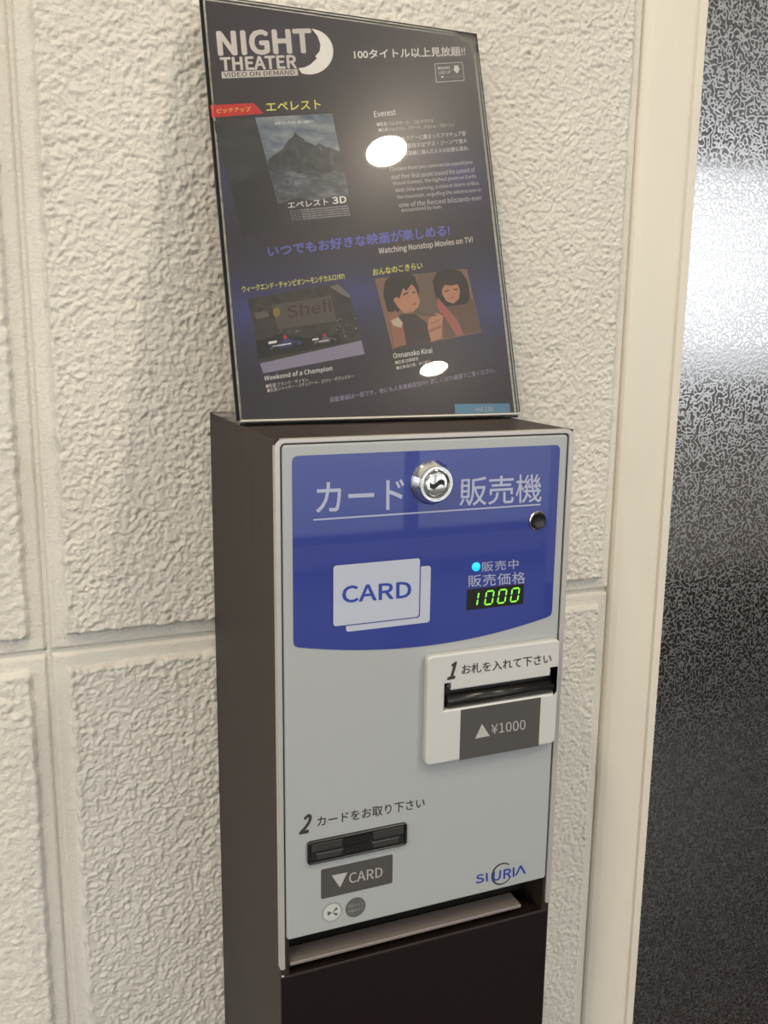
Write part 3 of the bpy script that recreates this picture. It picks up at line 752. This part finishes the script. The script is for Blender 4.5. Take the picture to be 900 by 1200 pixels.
car(335, 403, 0.98, ink('car_ink_blue', 50, 62, 120)); car(381, 399, 0.72, ink('car_ink_dark', 96, 88, 98))
rng = random.Random(4)                          # crowd and trackside flecks in the picture
fl = [ink('fleck_ink_pale', 170, 165, 172), ink('fleck_ink_dim', 104, 100, 100), ink('fleck_ink_blue', 70, 80, 140)]
for i in range(46):
    if i < 26: x, y = rng.uniform(393, 418), rng.uniform(372, 396)
    else: x, y = rng.uniform(306, 352), rng.uniform(386, 412)
    a, b = rng.uniform(0.6, 2.6), rng.uniform(0.4, 1.1)
    mesh_obj('picture_fleck', [(*pp(*q), ZP * 7) for q in ((x, y), (x + a, y - a * .17), (x + a, y - b - a * .17), (x, y - b))], [(0, 1, 2, 3)], fl[i % 3], paper)
pt('Weekend of a Champion', 309.5, 440.5, 389, 428.3, 7.2, I['white'], 0.012)
pt('■監督:フランク・サイモン', 311.5, 450.5, 361, 442.5, 4.4, I['silver'], 0.012)
pt('■出演:ジャッキー・スチュワート、ロマン・ポランスキー', 313, 455.5, 414, 438.3, 4.6, I['silver'], 0.01)

# picture of two women in the flat print
pic('portrait_picture', ((460, 409.5), (564, 389.5), (547, 315), (439, 326.5)), 1, ink('backdrop_ink', 138, 106, 88))
pic('portrait_picture', ((484, 372), (518, 366), (512, 320), (490, 322)), 2, ink('curtain_ink', 112, 92, 80))
hair = ink('hair_ink', 34, 27, 27); skin = ink('skin_ink', 196, 140, 112); skin2 = ink('shade_skin_ink', 160, 104, 82)
pic('portrait_figure', ((454, 365), (449, 345), (451, 330), (460, 321), (474, 318.5), (486, 324), (491, 338), (490, 350), (470, 362), (466, 366)), 3, hair)
pic('portrait_figure', ((466, 360), (461, 352), (463, 347), (468, 350), (472, 338), (479, 330), (487, 338), (490, 347), (492, 353), (490, 360), (484, 365), (474, 367)), 4, skin)
pic('portrait_figure', ((472, 345), (478, 342), (478.4, 343.8), (472.6, 346.8)), 5, hair); pic('portrait_figure', ((483, 342), (487, 341.5), (487, 343), (483, 343.8)), 5, hair)
pic('portrait_figure', ((482, 357), (488, 354.5), (487, 357.5)), 5, I['red'])
pic('portrait_figure', ((462, 409), (456, 380), (470, 368), (486, 368), (500, 378), (506, 400.4)), 3, ink('jacket_ink', 58, 46, 46))
pic('portrait_figure', ((455, 372), (463, 363), (468, 372), (472, 380), (476, 404), (462, 408)), 4, skin2)
pic('portrait_figure', ((458, 376), (466, 372), (472, 378), (470, 384), (461, 382)), 5, ink('cream_ink', 205, 190, 165))
pic('portrait_figure', ((502, 374), (511, 367), (519, 370), (518, 380), (517, 396), (505, 400.8), (501, 384)), 5, skin)
pic('portrait_figure', ((489, 362), (494, 368), (512, 369), (511, 370.6), (493, 369.6), (487, 363)), 6, ink('fork_ink', 90, 84, 84))
pic('portrait_figure', ((511, 352), (507, 330), (512, 319), (526, 315), (540, 318), (548, 330), (551, 350), (546, 356), (520, 360)), 3, hair)
pic('portrait_figure', ((518, 345), (517, 336), (524, 331), (536, 330), (539, 340), (538, 350), (531, 356), (523, 353)), 4, skin)
pic('portrait_figure', ((521, 341), (526, 339.8), (526, 341.2), (521, 342.3)), 5, hair); pic('portrait_figure', ((531, 339), (536, 338.4), (536, 339.8), (531, 340.3)), 5, hair)
pic('portrait_figure', ((526, 349), (532, 347.6), (530, 350)), 5, ink('lip_ink', 170, 80, 74))
pic('portrait_figure', ((516, 355), (538, 356), (554, 350), (563.5, 388.5), (520, 397)), 2, ink('cardigan_ink', 106, 80, 64))
pic('portrait_figure', ((512, 348), (519, 356), (536, 375), (543, 392), (535, 394), (524, 376), (512, 360)), 4, ink('scarf_ink', 176, 100, 92))
pic('portrait_figure', ((460, 350), (461, 334), (470, 325), (484, 326), (488, 338), (482, 333), (476, 341), (470, 336), (466, 348)), 6, hair)
pic('portrait_figure', ((512, 346), (514, 330), (524, 324), (537, 325), (544, 336), (543, 350), (539, 341), (536, 333), (529, 335), (521, 334), (517, 341)), 6, ink('brown_hair_ink', 52, 38, 34))
pic('portrait_figure', ((500, 388), (517, 381), (517, 384), (503, 390)), 6, skin2); pic('portrait_figure', ((504, 379), (516, 374), (516, 375.2), (504, 380.4)), 6, skin2)
pt('Onnanoko Kirai', 460.5, 413.6, 506, 407, 6.6, I['white'], 0.012)
pt('■監督:加藤綾佳', 463, 423, 490, 418, 4.2, I['silver'], 0.012)
pt('■出演:森川葵、木口健太', 464.5, 429.2, 504.5, 421.6, 4.2, I['silver'], 0.012)
pt('掲載番組は一部です。他にも人気番組配信中!! 詳しくはTV画面でご覧ください。', 386, 466, 580, 430.5, 6.0, I['lav'], 0.006)
flat('volume_tab', [pp(533.5, 486.5), pp(598.5, 486), pp(597, 472.8), pp(532.5, 473.5)], ZP, I['cyan'], paper)
pt('vol.135', 557, 476.5, 577, 476, 6, I['silver'], 0.0, z=ZP * 2)
